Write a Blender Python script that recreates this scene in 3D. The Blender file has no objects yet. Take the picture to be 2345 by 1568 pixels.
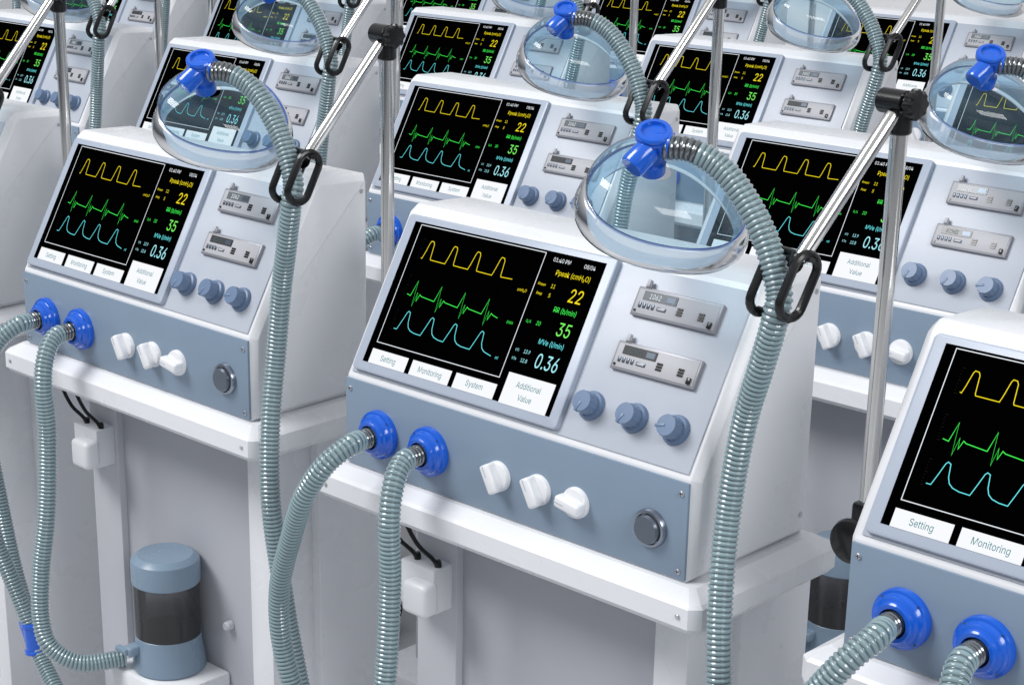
import bpy, bmesh, math, random, os, glob
from mathutils import Matrix, Vector
random.seed(4)
H=1.15
sc=bpy.context.scene
COL=sc.collection
FONT=None
try:
    fd=bpy.utils.system_resource('DATAFILES',path='fonts')
    fl=sorted(os.listdir(fd)) if fd else []
    for nm in fl:
        if nm.lower().startswith('inter') and not nm.lower().endswith('.txt'): FONT=bpy.data.fonts.load(os.path.join(fd,nm));break
except Exception as ex: print('font fallback',ex)
# ------------------------------------------------------------------ materials
def newmat(name):
    m=bpy.data.materials.new(name);m.use_nodes=True
    return m,m.node_tree,m.node_tree.nodes['Principled BSDF']
def plastic(name,col,rough=.35,coat=0.0,metal=0.0,bump=0.0,spec=.5,var=.04,trans=0.0,ior=1.45):
    m,nt,b=newmat(name)
    b.inputs['Base Color'].default_value=(*col,1);b.inputs['Roughness'].default_value=rough
    b.inputs['Metallic'].default_value=metal;b.inputs['Coat Weight'].default_value=coat
    b.inputs['Specular IOR Level'].default_value=spec;b.inputs['Transmission Weight'].default_value=trans;b.inputs['IOR'].default_value=ior
    tc=nt.nodes.new('ShaderNodeTexCoord');n=nt.nodes.new('ShaderNodeTexNoise');n.inputs['Scale'].default_value=14;n.inputs['Detail'].default_value=3
    nt.links.new(tc.outputs['Object'],n.inputs['Vector'])
    mr=nt.nodes.new('ShaderNodeMapRange');mr.inputs['To Min'].default_value=max(0.02,rough-.06);mr.inputs['To Max'].default_value=rough+.06
    nt.links.new(n.outputs['Fac'],mr.inputs['Value']);nt.links.new(mr.outputs[0],b.inputs['Roughness'])
    if var>0:
        hs=nt.nodes.new('ShaderNodeHueSaturation');hs.inputs['Color'].default_value=(*col,1)
        m2=nt.nodes.new('ShaderNodeMapRange');m2.inputs['To Min'].default_value=1-var;m2.inputs['To Max'].default_value=1+var
        nt.links.new(n.outputs['Fac'],m2.inputs['Value']);nt.links.new(m2.outputs[0],hs.inputs['Value']);nt.links.new(hs.outputs[0],b.inputs['Base Color'])
    if bump>0:
        n2=nt.nodes.new('ShaderNodeTexNoise');n2.inputs['Scale'].default_value=900;n2.inputs['Detail'].default_value=2
        nt.links.new(tc.outputs['Object'],n2.inputs['Vector'])
        bp=nt.nodes.new('ShaderNodeBump');bp.inputs['Strength'].default_value=bump;bp.inputs['Distance'].default_value=.0005
        nt.links.new(n2.outputs['Fac'],bp.inputs['Height']);nt.links.new(bp.outputs[0],b.inputs['Normal'])
    return m
def glow(name,col,st=1.0):
    m,nt,b=newmat(name);b.inputs['Base Color'].default_value=(0,0,0,1);b.inputs['Roughness'].default_value=.5
    b.inputs['Specular IOR Level'].default_value=0;b.inputs['IOR'].default_value=1.01
    b.inputs['Emission Color'].default_value=(*col,1);b.inputs['Emission Strength'].default_value=st
    return m
def clear(name,tint,edge,gl=.08,power=.35,rough=.02,milk=0.0,milkcol=(.75,.84,.92),grad=None):
    m,nt,b=newmat(name);nt.nodes.remove(b)
    out=nt.nodes['Material Output']
    tr=nt.nodes.new('ShaderNodeBsdfTransparent');g=nt.nodes.new('ShaderNodeBsdfGlossy');g.inputs['Roughness'].default_value=rough
    lw=nt.nodes.new('ShaderNodeLayerWeight');lw.inputs['Blend'].default_value=power
    mc=nt.nodes.new('ShaderNodeMix');mc.data_type='RGBA';mc.inputs[6].default_value=(*tint,1);mc.inputs[7].default_value=(*edge,1)
    nt.links.new(lw.outputs['Facing'],mc.inputs[0]);col=mc.outputs[2]
    if grad:
        tc=nt.nodes.new('ShaderNodeTexCoord');sp=nt.nodes.new('ShaderNodeSeparateXYZ');nt.links.new(tc.outputs['Object'],sp.inputs[0])
        mr=nt.nodes.new('ShaderNodeMapRange');mr.interpolation_type='SMOOTHSTEP';mr.inputs['From Min'].default_value=grad[0];mr.inputs['From Max'].default_value=grad[1];nt.links.new(sp.outputs['Z'],mr.inputs['Value'])
        mg=nt.nodes.new('ShaderNodeMix');mg.data_type='RGBA';mg.inputs[6].default_value=(.03,.03,.033,1);nt.links.new(mr.outputs[0],mg.inputs[0]);nt.links.new(col,mg.inputs[7]);col=mg.outputs[2]
    nt.links.new(col,tr.inputs['Color'])
    fr=nt.nodes.new('ShaderNodeFresnel');fr.inputs['IOR'].default_value=1.4
    mx=nt.nodes.new('ShaderNodeMixShader')
    ad=nt.nodes.new('ShaderNodeMath');ad.operation='ADD';ad.inputs[1].default_value=gl;ad.use_clamp=True
    nt.links.new(fr.outputs[0],ad.inputs[0]);nt.links.new(ad.outputs[0],mx.inputs[0])
    src=tr.outputs[0]
    if milk>0:
        df=nt.nodes.new('ShaderNodeBsdfTranslucent');df.inputs['Color'].default_value=(*milkcol,1)
        d2=nt.nodes.new('ShaderNodeBsdfDiffuse');d2.inputs['Color'].default_value=(*milkcol,1)
        ma=nt.nodes.new('ShaderNodeMixShader');nt.links.new(df.outputs[0],ma.inputs[1]);nt.links.new(d2.outputs[0],ma.inputs[2])
        m3=nt.nodes.new('ShaderNodeMixShader');m3.inputs[0].default_value=milk
        nt.links.new(tr.outputs[0],m3.inputs[1]);nt.links.new(ma.outputs[0],m3.inputs[2]);src=m3.outputs[0]
    nt.links.new(src,mx.inputs[1]);nt.links.new(g.outputs[0],mx.inputs[2])
    nt.links.new(mx.outputs[0],out.inputs['Surface'])
    return m
WHITE=plastic('white_enamel',(.77,.78,.81),.28,bump=.12,var=.012)
WHITE2=plastic('white_plastic',(.79,.80,.825),.25,var=.02)
GREY=plastic('light_grey_panel',(.475,.512,.585),.34,bump=.25,var=.02)
BEZ=plastic('bezel_grey',(.39,.44,.53),.28,var=.02)
BLUEP=plastic('slate_blue_panel',(.215,.285,.375),.34,bump=.2,var=.03)
KNOB=plastic('slate_blue_knob',(.135,.20,.32),.36,var=.03)
BLUE=plastic('bright_blue_plastic',(.008,.105,.60),.18,coat=.5,var=.03)
SCR=plastic('black_screen_glass',(.0004,.0004,.0005),.4,var=0,spec=0,ior=1.02)
BLACK=plastic('black_plastic',(.010,.010,.011),.20,var=.1)
CHROME=plastic('chrome',(.74,.73,.71),.14,metal=1,var=.02)
SILVER=plastic('brushed_silver',(.30,.30,.33),.40,metal=.3,var=.05)
SILF=plastic('silver_face',(.46,.46,.49),.5,metal=0,var=.03)
DARKM=plastic('dark_metal',(.09,.11,.14),.3,metal=.6,var=.05)
RIMM=plastic('steel_rim',(.30,.33,.39),.22,metal=.9,var=.05)
LCD=plastic('lcd_glass',(.14,.16,.18),.2,var=0)
LCDK=plastic('lcd_dark',(.05,.05,.055),.2,var=0)
GREYC=plastic('column_grey',(.55,.56,.60),.5,bump=.15,var=.03)
GREYP=plastic('column_panel_grey',(.47,.48,.52),.5,bump=.15,var=.03)
JARB=plastic('jar_blue_grey',(.215,.295,.385),.28,var=.03)
SCREW=plastic('screw_steel',(.55,.56,.6),.3,metal=.8,var=.05)
INK=plastic('grey_ink',(.05,.09,.10),.5,var=0)
TEALINK=plastic('teal_ink',(.004,.16,.20),.5,var=0,spec=0)
KEY=glow('key_white',(.95,.97,1.0),1.0)
LW=glow('line_white',(.9,.95,1),1.0);LY=glow('line_yellow',(1,.80,.02),1.0);LG=glow('line_green',(.06,.95,.10),1.05);LC=glow('line_cyan',(.16,.85,.9),1.05);DIM=glow('line_dim',(.02,.02,.02),.6)
LC2=glow('readout_cyan',(.42,.92,1.0),1.0);LG2=glow('readout_green',(.22,.95,.14),1.0)
MASK=clear('mask_clear',(.77,.93,.985),(.42,.70,.88),.01,.5,rough=.05,milk=.12,milkcol=(.50,.78,.97))
CUSH=clear('mask_cushion',(.86,.93,.98),(.62,.79,.93),.03,.4,.16,milk=.48,milkcol=(.74,.87,.98))
SMOKE=clear('jar_smoked',(.66,.66,.68),(.40,.40,.42),.01,.4,.2,milk=.16,milkcol=(.42,.42,.44),grad=(.075,.140))
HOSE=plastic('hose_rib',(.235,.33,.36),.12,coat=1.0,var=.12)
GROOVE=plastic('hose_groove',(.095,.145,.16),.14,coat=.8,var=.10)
COIL=plastic('hose_end_coil',(.20,.22,.23),.14,metal=.7,coat=.6,var=.08)
COILD=plastic('hose_end_groove',(.04,.045,.05),.2,metal=.3,coat=.4,var=.08)
# ------------------------------------------------------------------ mesh builder
I4=Matrix.Identity(4)
def frame(o,x,y,z):
    m=Matrix.Identity(4)
    for i,a in enumerate((x,y,z)):
        for k in range(3): m[k][i]=a[k]
    for k in range(3): m[k][3]=o[k]
    return m
def axis_frame(o,z,up=(0,0,1)):
    z=Vector(z).normalized();up=Vector(up)
    if abs(z.dot(up))>.95: up=Vector((1,0,0))
    x=up.cross(z).normalized();y=z.cross(x)
    return frame(o,x,y,z)
hp=.1272;D=.2325;SY,SZ=.1183,.2069;SL=math.hypot(SY,SZ)
SLOPE=frame((0,0,0),(1,0,0),(0,SY/SL,SZ/SL),(0,-SZ/SL,SY/SL))
PANEL=frame((0,0,0),(1,0,0),(0,0,1),(0,-1,0))
class MB:
    def __init__(s): s.v=[];s.f=[];s.m=[];s.mats=[];s.cap=True
    def mi(s,mat):
        if mat not in s.mats:s.mats.append(mat)
        return s.mats.index(mat)
    def add(s,vs,fs,mat,M=I4):
        b=len(s.v);s.v+=[M@Vector(v) for v in vs];s.f+=[[b+i for i in f] for f in fs];s.m+=[s.mi(mat)]*len(fs)
    def bm(s,bm,mat,M=I4):
        bm.verts.index_update()
        s.add([v.co.copy() for v in bm.verts],[[v.index for v in f.verts] for f in bm.faces],mat,M);bm.free()
    def box(s,x0,x1,y0,y1,z0,z1,mat,M=I4,bev=0,seg=2):
        bm=bmesh.new();bmesh.ops.create_cube(bm,size=1)
        for v in bm.verts: v.co=Vector(((x0+x1)/2+v.co.x*(x1-x0),(y0+y1)/2+v.co.y*(y1-y0),(z0+z1)/2+v.co.z*(z1-z0)))
        if bev>0: bmesh.ops.bevel(bm,geom=list(bm.edges),offset=bev,segments=seg,profile=.5,affect='EDGES')
        s.bm(bm,mat,M)
    def lathe(s,prof,mat,M=I4,seg=28,sx=1,sy=1,rfn=None,shift=None):
        vs=[];fs=[]
        for k,(r,z) in enumerate(prof):
            for i in range(seg):
                a=2*math.pi*i/seg;rr=r*(rfn(a,k) if rfn else 1)
                dx,dy=(shift(z) if shift else (0,0))
                vs.append((rr*math.cos(a)*sx+dx,rr*math.sin(a)*sy+dy,z))
        for k in range(len(prof)-1):
            for i in range(seg):
                j=(i+1)%seg;fs.append([k*seg+i,k*seg+j,(k+1)*seg+j,(k+1)*seg+i])
        if prof[0][0]>1e-5 and s.cap: fs.append([i for i in range(seg)][::-1])
        if prof[-1][0]>1e-5 and s.cap: fs.append([(len(prof)-1)*seg+i for i in range(seg)])
        s.add(vs,fs,mat,M)
    def tube(s,pts,rad,mat,seg=12,closed=False,M=I4,alt=None):
        n=len(pts);T=[]
        for i in range(n):
            a=pts[(i-1)%n] if (closed or i>0) else pts[0];b=pts[(i+1)%n] if (closed or i<n-1) else pts[-1]
            T.append((b-a).normalized())
        up=Vector((0,0,1)) if abs(T[0].z)<.9 else Vector((1,0,0))
        nx=up.cross(T[0]).normalized();vs=[];fs=[];fs2=[]
        for i in range(n):
            nx=(nx-T[i]*nx.dot(T[i])).normalized();ny=T[i].cross(nx)
            r=rad[i] if isinstance(rad,list) else rad
            for k in range(seg):
                a=2*math.pi*k/seg;vs.append(pts[i]+nx*(r*math.cos(a))+ny*(r*math.sin(a)))
        m=n if closed else n-1
        for i in range(m):
            tgt=fs2 if (alt and alt[1](i)) else fs
            for k in range(seg):
                j=(k+1)%seg;i2=(i+1)%n
                tgt.append([i*seg+k,i*seg+j,i2*seg+j,i2*seg+k])
        if not closed: fs.append(list(range(seg))[::-1]);fs.append([(n-1)*seg+k for k in range(seg)])
        nf=len(fs);s.add(vs,fs+fs2,mat,M)
        if alt:
            ai=s.mi(alt[0])
            for q in range(len(fs2)): s.m[-1-q]=ai
    def rect(s,x0,x1,y0,y1,z,mat,M=I4): s.add([(x0,y0,z),(x1,y0,z),(x1,y1,z),(x0,y1,z)],[[0,1,2,3]],mat,M)
    def ribbon(s,pts,w,z,mat,M=I4):
        vs=[];fs=[];n=len(pts);P=[Vector((p[0],p[1])) for p in pts]
        for i in range(n):
            a=P[max(i-1,0)];b=P[min(i+1,n-1)]
            d1=(P[i]-a).normalized() if i>0 else (b-P[i]).normalized();d2=(b-P[i]).normalized() if i<n-1 else d1
            t=(d1+d2)
            t=t.normalized() if t.length>1e-4 else d1
            nn=Vector((-t.y,t.x));k=1/max(.45,abs(nn.dot(Vector((-d1.y,d1.x)))))
            vs+=[(P[i].x+nn.x*w/2*k,P[i].y+nn.y*w/2*k,z),(P[i].x-nn.x*w/2*k,P[i].y-nn.y*w/2*k,z)]
        for i in range(n-1): fs.append([2*i+1,2*i+3,2*i+2,2*i])
        s.add(vs,fs,mat,M)
    def text(s,body,x,y,size,z,mat,M=I4,shear=0.0,sx=.85,bold=0.0,align='CENTER'):
        cu=bpy.data.curves.new('t','FONT');cu.body=body;cu.size=1.0;cu.shear=shear;cu.align_x=align;cu.align_y='CENTER';cu.offset=bold;cu.resolution_u=4
        if FONT: cu.font=FONT
        o=bpy.data.objects.new('t',cu);COL.objects.link(o);bpy.context.view_layer.update()
        me=bpy.data.meshes.new_from_object(o.evaluated_get(bpy.context.evaluated_depsgraph_get()))
        ys=[v.co.y for v in me.vertices];xs=[v.co.x for v in me.vertices]
        cyy=(min(ys)+max(ys))/2 if ys else 0;cxx=(min(xs)+max(xs))/2 if xs else 0
        if '\n' not in body and any(c in body for c in 'pPg₂'): cyy=0
        s.add([(x+(v.co.x-cxx)*sx*size,y+(v.co.y-cyy)*size,z) for v in me.vertices],[list(p.vertices) for p in me.polygons],mat,M)
        bpy.data.objects.remove(o);bpy.data.curves.remove(cu);bpy.data.meshes.remove(me)
    def obj(s,name,parent=None,off=(0,0,0),smooth=32,label=None):
        me=bpy.data.meshes.new(name);me.from_pydata([tuple(v+Vector(off)) for v in s.v],[],s.f)
        for m in s.mats: me.materials.append(m)
        me.polygons.foreach_set('material_index',s.m);me.validate()
        if smooth: me.shade_smooth();me.set_sharp_from_angle(angle=math.radians(smooth))
        o=bpy.data.objects.new(name,me);COL.objects.link(o)
        if parent:o.parent=parent
        if label:o['label']=label
        return o
def empty(name,loc,label,cat,group=None):
    o=bpy.data.objects.new(name,None);o.empty_display_size=.1;o.location=loc;COL.objects.link(o)
    o['label']=label;o['category']=cat
    if group:o['group']=group
    return o
def spline(P,step=.002):
    P=[Vector(p) for p in P];P=[P[0]*2-P[1]]+P+[P[-1]*2-P[-2]];out=[]
    for i in range(1,len(P)-2):
        p0,p1,p2,p3=P[i-1:i+3]
        n=24
        for k in range(n):
            t=k/n
            out.append(.5*((2*p1)+(p2-p0)*t+(2*p0-5*p1+4*p2-p3)*t*t+(3*p1-p0-3*p2+p3)*t**3))
    out.append(P[-2])
    L=[0]
    for a,b in zip(out,out[1:]): L.append(L[-1]+(b-a).length)
    n=max(2,int(L[-1]/step));res=[];j=0
    for k in range(n+1):
        d=L[-1]*k/n
        while j<len(L)-2 and L[j+1]<d:j+=1
        u=(d-L[j])/max(1e-9,L[j+1]-L[j]);res.append(out[j].lerp(out[j+1],min(1,u)))
    return res
# ------------------------------------------------------------------ ventilator template
UP=(0,0,H)
vent=empty('ventilator',(0,0,0),'white hospital ventilator with lit monitor and blue control strip','ventilator','rows of ventilators')
def part(mb,name,parent=vent,**k): return mb.obj(name,parent,UP,**k)
mb=MB();bm=bmesh.new()
prof=[(0,-hp),(0,0),(SY,SZ),(SY+.014,SZ+.009),(D-.004,SZ+.004),(D,SZ-.004),(D,-hp)]
a=[bm.verts.new((-.3,y,z)) for y,z in prof];b=[bm.verts.new((.3,y,z)) for y,z in prof]
n=len(prof);bm.faces.new(a[::-1]);bm.faces.new(b)
for i in range(n): bm.faces.new([a[i],a[(i+1)%n],b[(i+1)%n],b[i]])
bmesh.ops.recalc_face_normals(bm,faces=bm.faces)
ed=[e for e in bm.edges if abs(e.verts[0].co.x-e.verts[1].co.x)<1e-5]
bmesh.ops.bevel(bm,geom=ed,offset=.010,segments=1,profile=.5,affect='EDGES')
bmesh.ops.bevel(bm,geom=[e for e in bm.edges if e.is_manifold and e.calc_face_angle(0)>.3],offset=.0014,segments=2,profile=.5,affect='EDGES')
mb.bm(bm,WHITE);housing=part(mb,'housing',smooth=20)
for y,z in((D-.018,SZ-.02),(D-.018,-hp+.03)):
    mb=MB();mb.lathe([(.0035,0),(.0035,.001),(.0015,.0018)],SCREW,axis_frame((.3,y,z),(1,0,0)),10)
    part(mb,'screw',housing)
mb=MB();mb.box(-.2925,.2905,-hp+.003,-.003,-.003,.003,BLUEP,PANEL,.0012)
panel=part(mb,'control_panel')
for x,z in((-.283,-.017),(.281,-.017),(.281,-.114),(-.283,-.114)):
    mb=MB();M=PANEL@Matrix.Translation((x,z,.003))
    mb.lathe([(.0036,0),(.0036,.001),(.002,.002)],SCREW,M,12);mb.box(-.0025,.0025,-.0004,.0004,.0016,.0023,BLACK,M);mb.box(-.0004,.0004,-.0025,.0025,.0016,.0022,BLACK,M)
    part(mb,'screw',panel)
mb=MB();mb.box(-.284,.286,.006,SL-.008,-.003,.0025,GREY,SLOPE,.001);part(mb,'face_plate')
# display
mb=MB()
X0,X1,V0,V1=-.2635,.0712,.0946*SL,.9394*SL
bx0,bx1,bv0,bv1=-.2795,.0865,.04*SL,.98*SL
zt=.0105
bm=bmesh.new();bmesh.ops.create_cube(bm,size=1)
for v in bm.verts: v.co=Vector(((bx0+bx1)/2+v.co.x*(bx1-bx0),(bv0+bv1)/2+v.co.y*(bv1-bv0),zt/2+v.co.z*zt))
bmesh.ops.bevel(bm,geom=[e for e in bm.edges if abs(e.verts[0].co.z-e.verts[1].co.z)>1e-4],offset=.006,segments=4,profile=.5,affect='EDGES')
top=[e for e in bm.edges if e.verts[0].co.z>.009 and e.verts[1].co.z>.009]
bmesh.ops.bevel(bm,geom=top,offset=.0025,segments=2,profile=.5,affect='EDGES')
mb.bm(bm,BEZ,SLOPE);display=part(mb,'display')
z0=zt+.0004
mb=MB();mb.box(X0,X1,V0,V1,zt-.001,z0,SCR,SLOPE);part(mb,'screen',display)
def T(x,t): return (x,t*SL)
zl=z0+.0004
mb=MB()
fx0,fx1,fv0,fv1=-.2505,-.0255,.217*SL,.928*SL;w=.0010
mb.rect(fx0,fx1,fv0,fv0+w,zl,LW,SLOPE);mb.rect(fx0,fx1,fv1-w,fv1,zl,LW,SLOPE);mb.rect(fx0,fx0+w,fv0+w,fv1-w,zl,LW,SLOPE);mb.rect(fx1-w,fx1,fv0+w,fv1-w,zl,LW,SLOPE)
part(mb,'chart_frame',display,smooth=0)
lw=.00095
def wave(kind):
    p=[]
    if kind=='y':
        b,h=.741,.847;p=[(-.2295,b)]
        for x in(-.220,-.177,-.135,-.092):
            p+=[(x-.0075,b-.002),(x-.0055,b+.03),(x-.0025,h-.012),(x-.001,h),(x+.0035,h-.002),(x+.0055,h-.016),(x+.0075,b+.008),(x+.0085,b)]
        p+=[(-.064,b+.003)]
    elif kind=='g':
        b=.525;p=[(-.2295,b)]
        for x in(-.217,-.173,-.130,-.087):
            p+=[(x-.0055,b-.005),(x-.001,b+.085),(x+.003,b-.060),(x+.0055,b+.02),(x+.0075,b-.028),(x+.0105,b+.012),(x+.014,b+.004)]
        p+=[(-.064,b-.004)]
    else:
        b,h=.318,.432;p=[(-.2300,b)]
        for x in(-.2145,-.170,-.128,-.080):
            p+=[(x-.010,b),(x-.006,b+.05),(x-.002,h-.01),(x,h),(x+.0035,h-.006),(x+.006,b+.05),(x+.009,b+.025),(x+.014,b+.010),(x+.022,b+.002)]
        p+=[(-.052,b-.003)]
    return [T(*q) for q in p]
for k,m,nm,txt,tt in(('y',LY,'yellow_waveform','cmH₂O',.70),('g',LG,'green_waveform','l/min',.515),('c',LC,'cyan_waveform','ml',.315)):
    mb=MB();mb.ribbon(wave(k),lw,zl,m,SLOPE);mb.text(txt,-.042,tt*SL,.0078,zl,m,SLOPE,.15,.85)
    base={'y':.741,'g':.525,'c':.318}[k]
    for q in range(9): mb.rect(-.236,-.2345 if q%4 else -.2325,(base-.01+q*.0145)*SL,(base-.01+q*.0145)*SL+.0006,zl,DIM,SLOPE)
    part(mb,nm,display,smooth=0)
for tx,x in(('01:40 PM',.0035),('08/04',.0490)):
    mb=MB();mb.text(tx,x,(.900 if x<.01 else .897)*SL,.0105,zl,LW,SLOPE,0,.86);part(mb,'date_readout' if '/' in tx else 'clock_readout',display,smooth=0)
mb=MB();mb.text('Ppeak (cmH₂O)',.0285,.834*SL,.0132,zl,LY,SLOPE,.02,.84);mb.text('22',.0445,.732*SL,.0340,zl,LY,SLOPE,.08,.76)
mb.text('Pmean',-.0145,.757*SL,.0070,zl,LY,SLOPE,.08,.82);mb.text('11',.0040,.758*SL,.0102,zl,LY,SLOPE,.08,.82);mb.text('Peep',-.0135,.706*SL,.0070,zl,LY,SLOPE,.08,.82);mb.text('5',.0035,.706*SL,.0102,zl,LY,SLOPE,.08,.82)
part(mb,'pressure_readout',display,smooth=0)
mb=MB();mb.text('RR (b/min)',.0365,.640*SL,.0132,zl,LG,SLOPE,.02,.82);mb.text('35',.0455,.545*SL,.0340,zl,LG2,SLOPE,.08,.76)
mb.text('O₂%',-.0135,.548*SL,.0072,zl,LG,SLOPE,.08,.82);mb.text('20',.0030,.549*SL,.0104,zl,LG,SLOPE,.08,.82)
part(mb,'rate_readout',display,smooth=0)
mb=MB();mb.text('MVe (l/min)',.0340,.457*SL,.0132,zl,LC,SLOPE,.02,.82);mb.text('0.36',.0385,.358*SL,.0370,zl,LC2,SLOPE,.08,.68)
mb.text('VTi',-.0145,.386*SL,.0070,zl,LC2,SLOPE,.08,.82);mb.text('13.9',.0020,.387*SL,.0096,zl,LC2,SLOPE,.08,.76);mb.text('VTe',-.0145,.338*SL,.0070,zl,LC2,SLOPE,.08,.82);mb.text('12.8',.0020,.338*SL,.0096,zl,LC2,SLOPE,.08,.76)
part(mb,'volume_readout',display,smooth=0)
for x0,x1,t0,t1,tx in((-.2525,-.184,.094,.179,'Setting'),(-.1755,-.104,.094,.179,'Monitoring'),(-.096,-.0245,.094,.179,'System'),(-.0135,.0645,.091,.262,'Additional\nValue')):
    mb=MB();mb.rect(x0,x1,t0*SL,t1*SL,zl,KEY,SLOPE);mb.text(tx,(x0+x1)/2,(t0+t1)/2*SL,.0152,zl+.0005,TEALINK,SLOPE,.02,.82)
    part(mb,'soft_key',display,smooth=0)
# display modules
for t0,t1,txt,lc in((.715,.868,'1062',LCD),(.425,.575,'ECHII',LCDK)):
    mb=MB();x0,x1=.129,.2545;v0,v1=t0*SL,t1*SL;W=x1-x0;Hh=v1-v0
    mb.box(x0,x1,v0,v1,.0025,.0085,SILVER,SLOPE,.0012)
    mb.box(x0+.003,x1-.003,v0+.003,v1-.003,.007,.0092,SILF,SLOPE,.0004)
    mod=part(mb,'instrument_module')
    za=.0092
    mb=MB();mb.box(x0+.012,x0+.062,v1-.0155,v1-.0045,za,za+.0008,lc,SLOPE)
    mb.text(txt,x0+.030,v1-.0102,.0125,za+.0011,LW if txt=='1062' else INK,SLOPE,.1,.80);mb.box(x0+.047,x0+.060,v1-.0135,v1-.0065,za+.0008,za+.0012,DARKM,SLOPE);part(mb,'small_display',mod)
    mb=MB()
    for q in range(4): mb.box(x0+.009+q*.0065,x0+.0125+q*.0065,v1-.026,v1-.0195,za,za+.0012,DARKM,SLOPE,.0003)
    mb.box(x0+.037,x0+.050,v1-.0255,v1-.021,za,za+.0012,DARKM,SLOPE,.0003);mb.box(x0+.0385,x0+.0485,v1-.0245,v1-.022,za+.0012,za+.0016,SILF,SLOPE)
    part(mb,'button_row',mod)
    for qx in(.066,.098):
        mb=MB()
        for r in range(3): mb.box(x0+qx,x0+qx+.008,v0+.0105+r*.0035,v0+.0130+r*.0035,za,za+.0011,BLACK,SLOPE)
        part(mb,'slotted_button',mod)
    mb=MB();mb.box(x1-.011,x1-.006,v0+.004,v0+.012,za,za+.003,BLACK,SLOPE,.0005);part(mb,'toggle',mod)
    mb=MB();mb.lathe([(.0018,0),(.0018,.001)],BLACK,SLOPE@Matrix.Translation((x0+.006,v0+.006,za)),8);part(mb,'screw',mod)
    mb=MB();mb.box(x0+.010,x0+.018,v1-.001,v1+.006,.0025,.010,SILVER,SLOPE,.001);mb.box(x0+.0115,x0+.0165,v1+.0005,v1+.0095,.006,.012,SILF,SLOPE,.001);part(mb,'latch',mod)
# slope knobs
for x,ang in((.121,-18),(.1875,-28),(.249,-75)):
    M=SLOPE@Matrix.Translation((x,.215*SL,.0025))
    mb=MB();mb.lathe([(.0185,0),(.0185,.003),(.0170,.006),(.0145,.007),(.0145,.0075)],KNOB,M,36)
    fl=lambda a,k:1-.04*(math.cos(a*12)>0) if k<2 else 1
    mb.lathe([(.0142,.0075),(.0138,.0220),(.0128,.0240),(.0001,.0242)],KNOB,M,56,rfn=fl)
    mb.box(-.0018,.0018,-.0146,-.001,.018,.0250,KNOB,M@Matrix.Rotation(math.radians(ang),4,'Z'),.0005)
    part(mb,'setting_knob')
# panel knobs
for x,ang in((-.006,28),(.062,28),(.124,80)):
    M=PANEL@Matrix.Translation((x,-.071,.003))
    mb=MB();mb.lathe([(.0200,0),(.0200,.004),(.0185,.007),(.012,.0085)],WHITE2,M,36)
    R=M@Matrix.Rotation(math.radians(ang),4,'Z')
    mb.box(-.0080,.0080,-.0195,.0195,.005,.0225,WHITE2,R,.004,3);mb.box(-.0006,.0006,.004,.018,.0220,.0231,GREY,R)
    part(mb,'selector_knob')
M=PANEL@Matrix.Translation((.239,-.071,.003))
mb=MB();mb.lathe([(.0240,0),(.0240,.004),(.0225,.0065),(.0195,.0070),(.0185,.003)],RIMM,M,40);mb.lathe([(.0178,.003),(.0178,.010),(.0160,.0125),(.010,.0128),(.0001,.0128)],plastic('button_grey',(.12,.145,.18),.25,metal=.5),M,40);part(mb,'push_button')
# ports
for x in(-.224,-.129):
    M=PANEL@Matrix.Translation((x,-.069,.003));mb=MB()
    mb.lathe([(.0335,0),(.0335,.006),(.0325,.0085),(.0295,.0095),(.0275,.012),(.0265,.016),(.0235,.0175),(.0225,.021),(.0205,.0225),(.0165,.0225),(.0155,.006)],BLUE,M,48)
    for q in range(4):
        a=math.radians(45+90*q);mb.lathe([(.0014,0),(.0014,.0006)],DARKM,M@Matrix.Translation((.030*math.cos(a),.030*math.sin(a),.0093)),8)
    part(mb,'hose_port')
# shelf
def ring(hx,yf,yb,z,c): return [(-hx+c,yf,z),(hx-c,yf,z),(hx,yf+c,z),(hx,yb-c,z),(hx-c,yb,z),(-hx+c,yb,z),(-hx,yb-c,z),(-hx,yf+c,z)]
R=[ring(.301,-.001,.234,-.1268,.006),ring(.3075,-.0075,.2405,-.1275,.006),ring(.3265,-.0265,.2595,-.1385,.010),ring(.3310,-.0310,.264,-.1425,.012),ring(.331,-.031,.264,-.168,.012),ring(.325,-.025,.258,-.1755,.012),ring(.30,0,.23,-.1757,.012)]
mb=MB();vs=[p for r in R for p in r];fs=[[k*8+i,(k+1)*8+i,(k+1)*8+(i+1)%8,k*8+(i+1)%8] for k in range(len(R)-1) for i in range(8)]
fs+=[list(range(8)),[(len(R)-1)*8+i for i in range(8)][::-1]];mb.add(vs,fs,WHITE)
shelf=part(mb,'shelf',smooth=6)
for x in(-.305,.305):
    mb=MB();mb.lathe([(.0034,0),(.0034,.001),(.002,.002)],SCREW,PANEL@Matrix.Translation((x,-.155,.031)),12);part(mb,'screw',shelf)
# column
mb=MB();B0=-H+.13;zt2=-.1745
mb.box(-.19,.205,.078,.20,B0,zt2,GREYP,bev=.001)
mb.box(-.222,-.145,.0650,.20,B0,zt2,GREYC,bev=.002);mb.box(.203,.255,.060,.148,B0,zt2,WHITE,bev=.003)
mb.box(-.260,.272,.146,.295,B0,zt2,WHITE,bev=.003)
part(mb,'column')
mb=MB();mb.box(-.28,.285,-.02,.36,B0-.05,B0,WHITE,bev=.012);base=part(mb,'base')
for x in(-.23,.23):
    for y in(.03,.31):
        mb=MB();mb.lathe([(.005,-.011),(.036,-.011),(.04,-.007),(.04,.007),(.036,.011),(.005,.011)],BLACK,axis_frame((x,y,-H+.04),(1,0,0)),24);mb.box(x-.014,x+.014,y-.01,y+.01,-H+.05,B0-.05,CHROME,bev=.002);part(mb,'caster',base)
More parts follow.
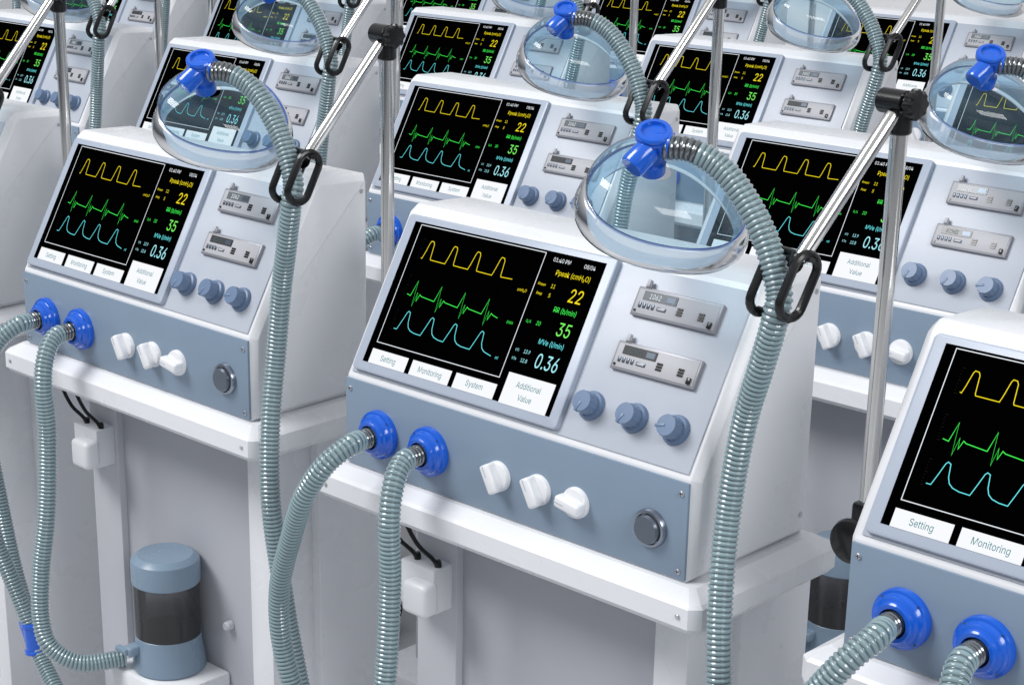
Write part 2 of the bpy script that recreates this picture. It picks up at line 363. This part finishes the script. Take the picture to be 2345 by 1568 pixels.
# power box
mb=MB();mb.box(-.220,-.154,.030,.072,-.324,-.257,WHITE2,bev=.003);pb=part(mb,'power_box')
mb=MB();mb.box(-.190,-.142,.000,.030,-.319,-.270,WHITE2,bev=.009,seg=4);part(mb,'plug',pb)
for xa in(-.211,-.171):
    mb=MB();mb.tube(spline([(xa-.055,.040,-.172),(xa-.045,.035,-.200),(xa-.02,.035,-.230),(xa+.005,.041,-.247),(xa+.01,.045,-.259)],.006),.0032,BLACK,8);mb.lathe([(.005,0),(.005,.008),(.0035,.012)],BLACK,Matrix.Translation((xa+.01,.045,-.259)),10);part(mb,'power_cable',pb)
# humidifier bracket
mb=MB();mb.box(-.036,.125,-.048,.077,-.74,-.616,WHITE,bev=.006);br=part(mb,'bracket')
mb=MB();mb.box(.02,.05,-.052,-.046,-.69,-.66,GREY,bev=.002);part(mb,'latch',br)
mb=MB();mb.lathe([(.008,0),(.008,.01),(.006,.013)],GREYC,PANEL@Matrix.Translation((.13,-.53,-.077)),16);part(mb,'column_knob')
# pole
PX,PY=-.3695,.150
mb=MB();mb.lathe([(.0094,-.085),(.0094,.42)],CHROME,Matrix.Translation((PX,PY,0)),24);pole=part(mb,'pole')
mb=MB();mb.box(PX-.012,-.299,PY-.015,PY+.015,-.055,-.020,BLACK,bev=.004)
mb.lathe([(.007,0),(.007,.03)],BLACK,axis_frame((PX+.008,PY-.014,-.052),(0,-1,0)),16)
mb.lathe([(.018,0),(.025,.003),(.027,.009),(.025,.015),(.018,.018),(.0001,.019)],BLACK,axis_frame((PX+.010,PY-.034,-.054),(0,-1,0)),40)
part(mb,'pole_clamp')
mb=MB()
mb.lathe([(.011,-.008),(.0130,-.006),(.0130,.018),(.011,.020)],BLACK,Matrix.Translation((PX,PY,.408)),24)
mb.lathe([(.011,-.026),(.0135,-.024),(.0135,.008),(.010,.010),(.010,.013),(.0155,.014),(.0168,.016),(.0168,.023),(.014,.026),(.0001,.027)],BLACK,axis_frame((PX,PY-.002,.434),(1,-.15,0)),48,rfn=lambda a,k:(1-.12*(math.cos(a*8)<-.2)) if k>=5 else 1)
part(mb,'pivot_joint')
J=Vector((PX,PY-.004,.432));TIP=Vector((-.404,.030,.276))
d=(TIP-J).normalized()
mb=MB();mb.tube([J+d*.013,J+d*.018,TIP-d*.01,TIP],[.0080,.0085,.0085,.0082],CHROME,20);part(mb,'support_arm')
# hose hook (two loops)
mb=MB();hc=Vector((-.416,.021,.250))
def stadium(c,ax,bx,L,r,n=10):
    out=[]
    for k in range(n+1):
        a=math.pi*k/n;out.append(c+ax*(L/2+r*math.sin(a))+bx*(r*math.cos(a)))
    for k in range(n+1):
        a=math.pi*k/n;out.append(c-ax*(L/2+r*math.sin(a))-bx*(r*math.cos(a)))
    return out
ax=Vector((.10,.42,.90)).normalized();side=Vector((.92,-.20,.15)).normalized()
bx=ax.cross(side).normalized();side=bx.cross(ax)
for sgn in(-1,1):
    c=hc+side*(.0235*sgn)+ax*(.002 if sgn>0 else -.002)
    mb.tube(stadium(c,ax,bx,.040,.0155),.0052,BLACK,10,closed=True)
mb.tube([hc-side*.028+ax*.034,hc+side*.028+ax*.034],.0048,BLACK,12);mb.tube([hc-side*.026-ax*.034+bx*.004,hc+side*.026-ax*.034+bx*.004],.0042,BLACK,12)
mb.tube([TIP-d*.004,TIP+d*.006,hc+ax*.034],[.0105,.0100,.006],BLACK,14)
part(mb,'hose_hook')
# ------------------------------------------------------------------ breathing circuit template
circ=empty('breathing_circuit',(0,0,0),'ribbed grey-green hoses with clear mask on chrome arm','breathing hose','breathing circuits of the ventilators')
def hose(P,name='breathing_hose',r=.0152,pitch=.0062,coil0=0,):
    pts=spline(P,pitch/6);cyc=[.87,.90,.975,1.0,.975,.90]
    nc=int(coil0/pitch)*6
    mb=MB();rr=[r*cyc[i%6] for i in range(len(pts))]
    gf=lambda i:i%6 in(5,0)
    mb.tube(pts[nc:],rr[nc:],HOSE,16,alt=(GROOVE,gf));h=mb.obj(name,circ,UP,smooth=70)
    if nc:
        mb=MB();mb.tube(pts[:nc+1],[q*.94 for q in rr[:nc+1]],COIL,16,alt=(COILD,gf));mb.obj('hose_end',h,UP,smooth=70)
    return h
YC=Vector((-.274,-.042,-.652))
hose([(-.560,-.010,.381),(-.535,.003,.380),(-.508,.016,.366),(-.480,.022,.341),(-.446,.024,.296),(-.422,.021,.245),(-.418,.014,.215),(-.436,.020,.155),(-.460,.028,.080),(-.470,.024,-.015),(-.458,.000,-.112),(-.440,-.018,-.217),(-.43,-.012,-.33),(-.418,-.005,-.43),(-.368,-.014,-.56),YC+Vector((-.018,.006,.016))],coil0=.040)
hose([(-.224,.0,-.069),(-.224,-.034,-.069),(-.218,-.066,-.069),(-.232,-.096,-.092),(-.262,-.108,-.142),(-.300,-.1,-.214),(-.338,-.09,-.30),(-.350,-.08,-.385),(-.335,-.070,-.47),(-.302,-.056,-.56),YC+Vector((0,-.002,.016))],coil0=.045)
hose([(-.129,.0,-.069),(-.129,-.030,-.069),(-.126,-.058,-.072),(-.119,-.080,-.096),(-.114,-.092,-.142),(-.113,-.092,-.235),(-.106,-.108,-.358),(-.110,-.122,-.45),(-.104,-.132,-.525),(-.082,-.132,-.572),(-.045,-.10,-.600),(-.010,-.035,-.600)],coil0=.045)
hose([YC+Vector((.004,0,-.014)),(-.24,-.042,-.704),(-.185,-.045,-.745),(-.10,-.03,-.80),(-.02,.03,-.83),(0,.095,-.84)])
mb=MB();yc=YC
mb.tube([yc+Vector((-.028,.008,.022)),yc],.0175,BLUE,24);mb.tube([yc+Vector((0,0,.032)),yc+Vector((.004,0,-.024))],[.0183,.0175],BLUE,24)
mb.lathe([(.0180,-.004),(.0208,-.003),(.0208,.003),(.0180,.004)],BLUE,axis_frame(yc+Vector((0,0,.028)),(0,0,1)),24);mb.lathe([(.0175,-.004),(.0203,-.003),(.0203,.003),(.0175,.004)],BLUE,axis_frame(yc+Vector((.004,0,-.022)),(.1,0,-1)),24)
mb.obj('y_connector',circ,UP)
# mask
nrm=Vector((.45,-.24,.86)).normalized();aa=Vector((.151,.110,-.051));aa=(aa-nrm*aa.dot(nrm)).normalized();bb=nrm.cross(aa)
MC=Vector((-.6015,.050,.3100));MF=frame(MC,aa,bb,nrm)
A_,B_=.0905,.089;hh=.056
Ew=Vector((-.571,-.013,.385));el=MF.inverted()@Ew
egg=lambda a,k:1+.055*math.cos(3*(a-math.radians(100)))
sh=lambda z:(el.x*.8*(max(z,0)/hh)**1.2,el.y*.8*(max(z,0)/hh)**1.2)
mb=MB();mb.cap=False
pr=[(math.cos(p)**.80,hh*math.sin(p)) for p in [math.radians(q) for q in (0,4,8,12,17,22,28,34,40,47,54,61,68,75,81)]]
mb.lathe(pr,MASK,MF,72,A_,B_,shift=sh,rfn=egg);mask=mb.obj('face_mask',circ,UP,smooth=80)
mb=MB();mb.cap=False
mb.lathe([(.985,.004),(1.015,.0045),(1.045,.002),(1.075,-.003),(1.10,-.010),(1.112,-.017),(1.105,-.024),(1.08,-.029),(1.04,-.031),(.99,-.030),(.94,-.025),(.91,-.018)],CUSH,MF,72,A_,B_,rfn=egg);mb.obj('mask_cushion',mask,UP,smooth=80)
mb=MB();mb.tube([MF@Vector((A_*egg(2*math.pi*i/72,0)*math.cos(2*math.pi*i/72),B_*egg(2*math.pi*i/72,0)*math.sin(2*math.pi*i/72),.003)) for i in range(72)],.0015,BLUE,6,closed=True);mb.obj('mask_seam',mask,UP)
# elbow
apx=MF@Vector((*sh(hh),hh-.003))
mb=MB();mb.tube([apx,apx.lerp(Ew,.35),apx.lerp(Ew,.4),Ew],[.0155,.0150,.0115,.0110],BLUE,28)
updir=Vector((.28,-.40,.87)).normalized()
mb.lathe([(.011,-.012),(.0130,-.006),(.0130,.005),(.0185,.008),(.0205,.010),(.0205,.0125),(.0190,.0130),(.0190,.0145),(.0205,.0150),(.0205,.0175),(.0190,.0195),(.0142,.0200),(.0130,.0160),(.0001,.0150)],BLUE,axis_frame(Ew+Vector((-.004,.004,-.002)),updir),40)
e2=Vector((-.5795,-.041,.3605));ed=(e2-Ew).normalized()
mb.tube([Ew,Ew+ed*.011,Ew+ed*.0115,e2-ed*.003,e2],[.0115,.0120,.0145,.0150,.0135],BLUE,32)
hd=(Vector((-.535,.003,.380))-Ew).normalized()
mb.tube([Ew,Ew+hd*.019],[.0115,.0154],BLUE,28)
mb.obj('elbow_connector',circ,UP)
# ------------------------------------------------------------------ humidifier template
JX,JY,JZ=.036,.020,-.6155
hum=empty('humidifier',(JX,JY,H+JZ),'smoked clear humidifier jar with blue-grey cap on white bracket','humidifier','humidifier jars')
mb=MB();mb.lathe([(.0575,0),(.0605,.003),(.0605,.010),(.0585,.026),(.0550,.046),(.0545,.060),(.0525,.062),(.0475,.062),(.047,.05)],JARB,I4,44)
mb.box(-.028,-.006,-.074,-.048,.034,.050,JARB,I4,.004,3);mb.box(-.040,-.012,-.080,-.070,.040,.048,JARB,I4,.002);mb.obj('base',hum)
mb=MB();mb.cap=False;mb.lathe([(.0540,.061),(.0540,.158)],SMOKE,I4,48);mb.obj('jar_glass',hum)
mb=MB();mb.lathe([(.046,.052),(.047,.066),(.042,.071),(.0001,.072)],plastic('dark_liquid',(.03,.03,.032),.5,var=0),I4,40);mb.obj('liquid_chamber',hum)
mb=MB();mb.lathe([(.0550,.152),(.0565,.154),(.0565,.188),(.0555,.1915),(.0470,.1985),(.0450,.1995),(.0001,.200)],JARB,I4,48);mb.obj('cap',hum,smooth=18)
# ------------------------------------------------------------------ copies
def pos(i,j): return Vector((.8087*i-.075*j,-.0136*i+.8506*j,0))
def clone(root,loc):
    def rec(o,p):
        c=o.copy();COL.objects.link(c)
        if p: c.parent=p
        for ch in o.children: rec(ch,c)
        return c
    n=rec(root,None);n.location=root.location+loc;return n
places=[(-2,0),(-1,0),(1,0),(-3,1),(-2,1),(-1,1),(0,1),(1,1),(-4,2),(-3,2),(-2,2),(-1,2),(0,2),(-4,3),(-3,3),(-2,3),(-1,3),(0,3)]
base_v,base_c,base_h=vent,circ,hum
for ij in places:
    clone(base_v,pos(*ij))
    if ij!=(-2,0): clone(base_c,pos(*ij))
    if ij in((-1,0),(0,1)): clone(base_h,pos(*ij))
for o in list(base_h.children): bpy.data.objects.remove(o)
bpy.data.objects.remove(base_h)
# ------------------------------------------------------------------ setting
mb=MB();mb.rect(-14,14,-8,8,0,plastic('floor_vinyl',(.50,.51,.53),.35,var=.02));fl=mb.obj('floor',smooth=0);fl['kind']='structure'
mb=MB();mb.box(-14,14,5.2,5.3,.004,5,plastic('white_wall_paint',(.86,.86,.87),.7,var=.01));wl=mb.obj('wall',smooth=0);wl['kind']='structure'
# ------------------------------------------------------------------ light
w=bpy.data.worlds.new('World');sc.world=w;w.use_nodes=True;nt=w.node_tree;bg=nt.nodes['Background']
tc=nt.nodes.new('ShaderNodeTexCoord');sp=nt.nodes.new('ShaderNodeSeparateXYZ');nt.links.new(tc.outputs['Generated'],sp.inputs[0])
cr=nt.nodes.new('ShaderNodeValToRGB');mr=nt.nodes.new('ShaderNodeMapRange');mr.inputs['From Min'].default_value=-1;nt.links.new(sp.outputs['Z'],mr.inputs['Value']);nt.links.new(mr.outputs[0],cr.inputs[0])
e=cr.color_ramp.elements;e[0].position=0;e[0].color=(.08,.085,.10,1);e[1].position=1;e[1].color=(1,1.01,1.03,1)
for p,c in((.5,(.14,.15,.18)),(.60,(.46,.49,.54)),(.78,(.82,.85,.89))):
    q=cr.color_ramp.elements.new(p);q.color=(*c,1)
nt.links.new(cr.outputs[0],bg.inputs['Color']);bg.inputs['Strength'].default_value=.58
def area(name,loc,aim,sx,sy,en,col=(1,1,1)):
    ad=bpy.data.lights.new(name,'AREA');ad.shape='RECTANGLE';ad.size=sx;ad.size_y=sy;ad.energy=en;ad.color=col
    ao=bpy.data.objects.new(name,ad);COL.objects.link(ao);ao.location=loc;ao.rotation_euler=(Vector(aim)-Vector(loc)).to_track_quat('-Z','Y').to_euler()
area('key_softbox',(-3.0,-3.6,6.4),(-1.0,1.0,1.2),3.4,2.6,435,(1,.997,.99))
area('side_softbox',(4.2,-.8,3.4),(-.4,.8,1.0),2.6,1.4,105)
# ------------------------------------------------------------------ camera
f,ya,pi=4258.8,-.7997,.3303
fw=Vector((math.sin(ya)*math.cos(pi),math.cos(ya)*math.cos(pi),-math.sin(pi)));r=fw.cross(Vector((0,0,1))).normalized();u=r.cross(fw)
cd=bpy.data.cameras.new('camera');cd.sensor_width=36;cd.lens=f/2345*36;cd.shift_x=.2406/2.345;cd.shift_y=.2065/2.345;cd.clip_end=100;cd.clip_start=.05
co=bpy.data.objects.new('camera',cd);COL.objects.link(co);co.matrix_world=frame(Vector((1.4962,-1.6251,.7435+H)),r,u,-fw);sc.camera=co
sc.view_settings.view_transform='Standard';sc.view_settings.look='None'
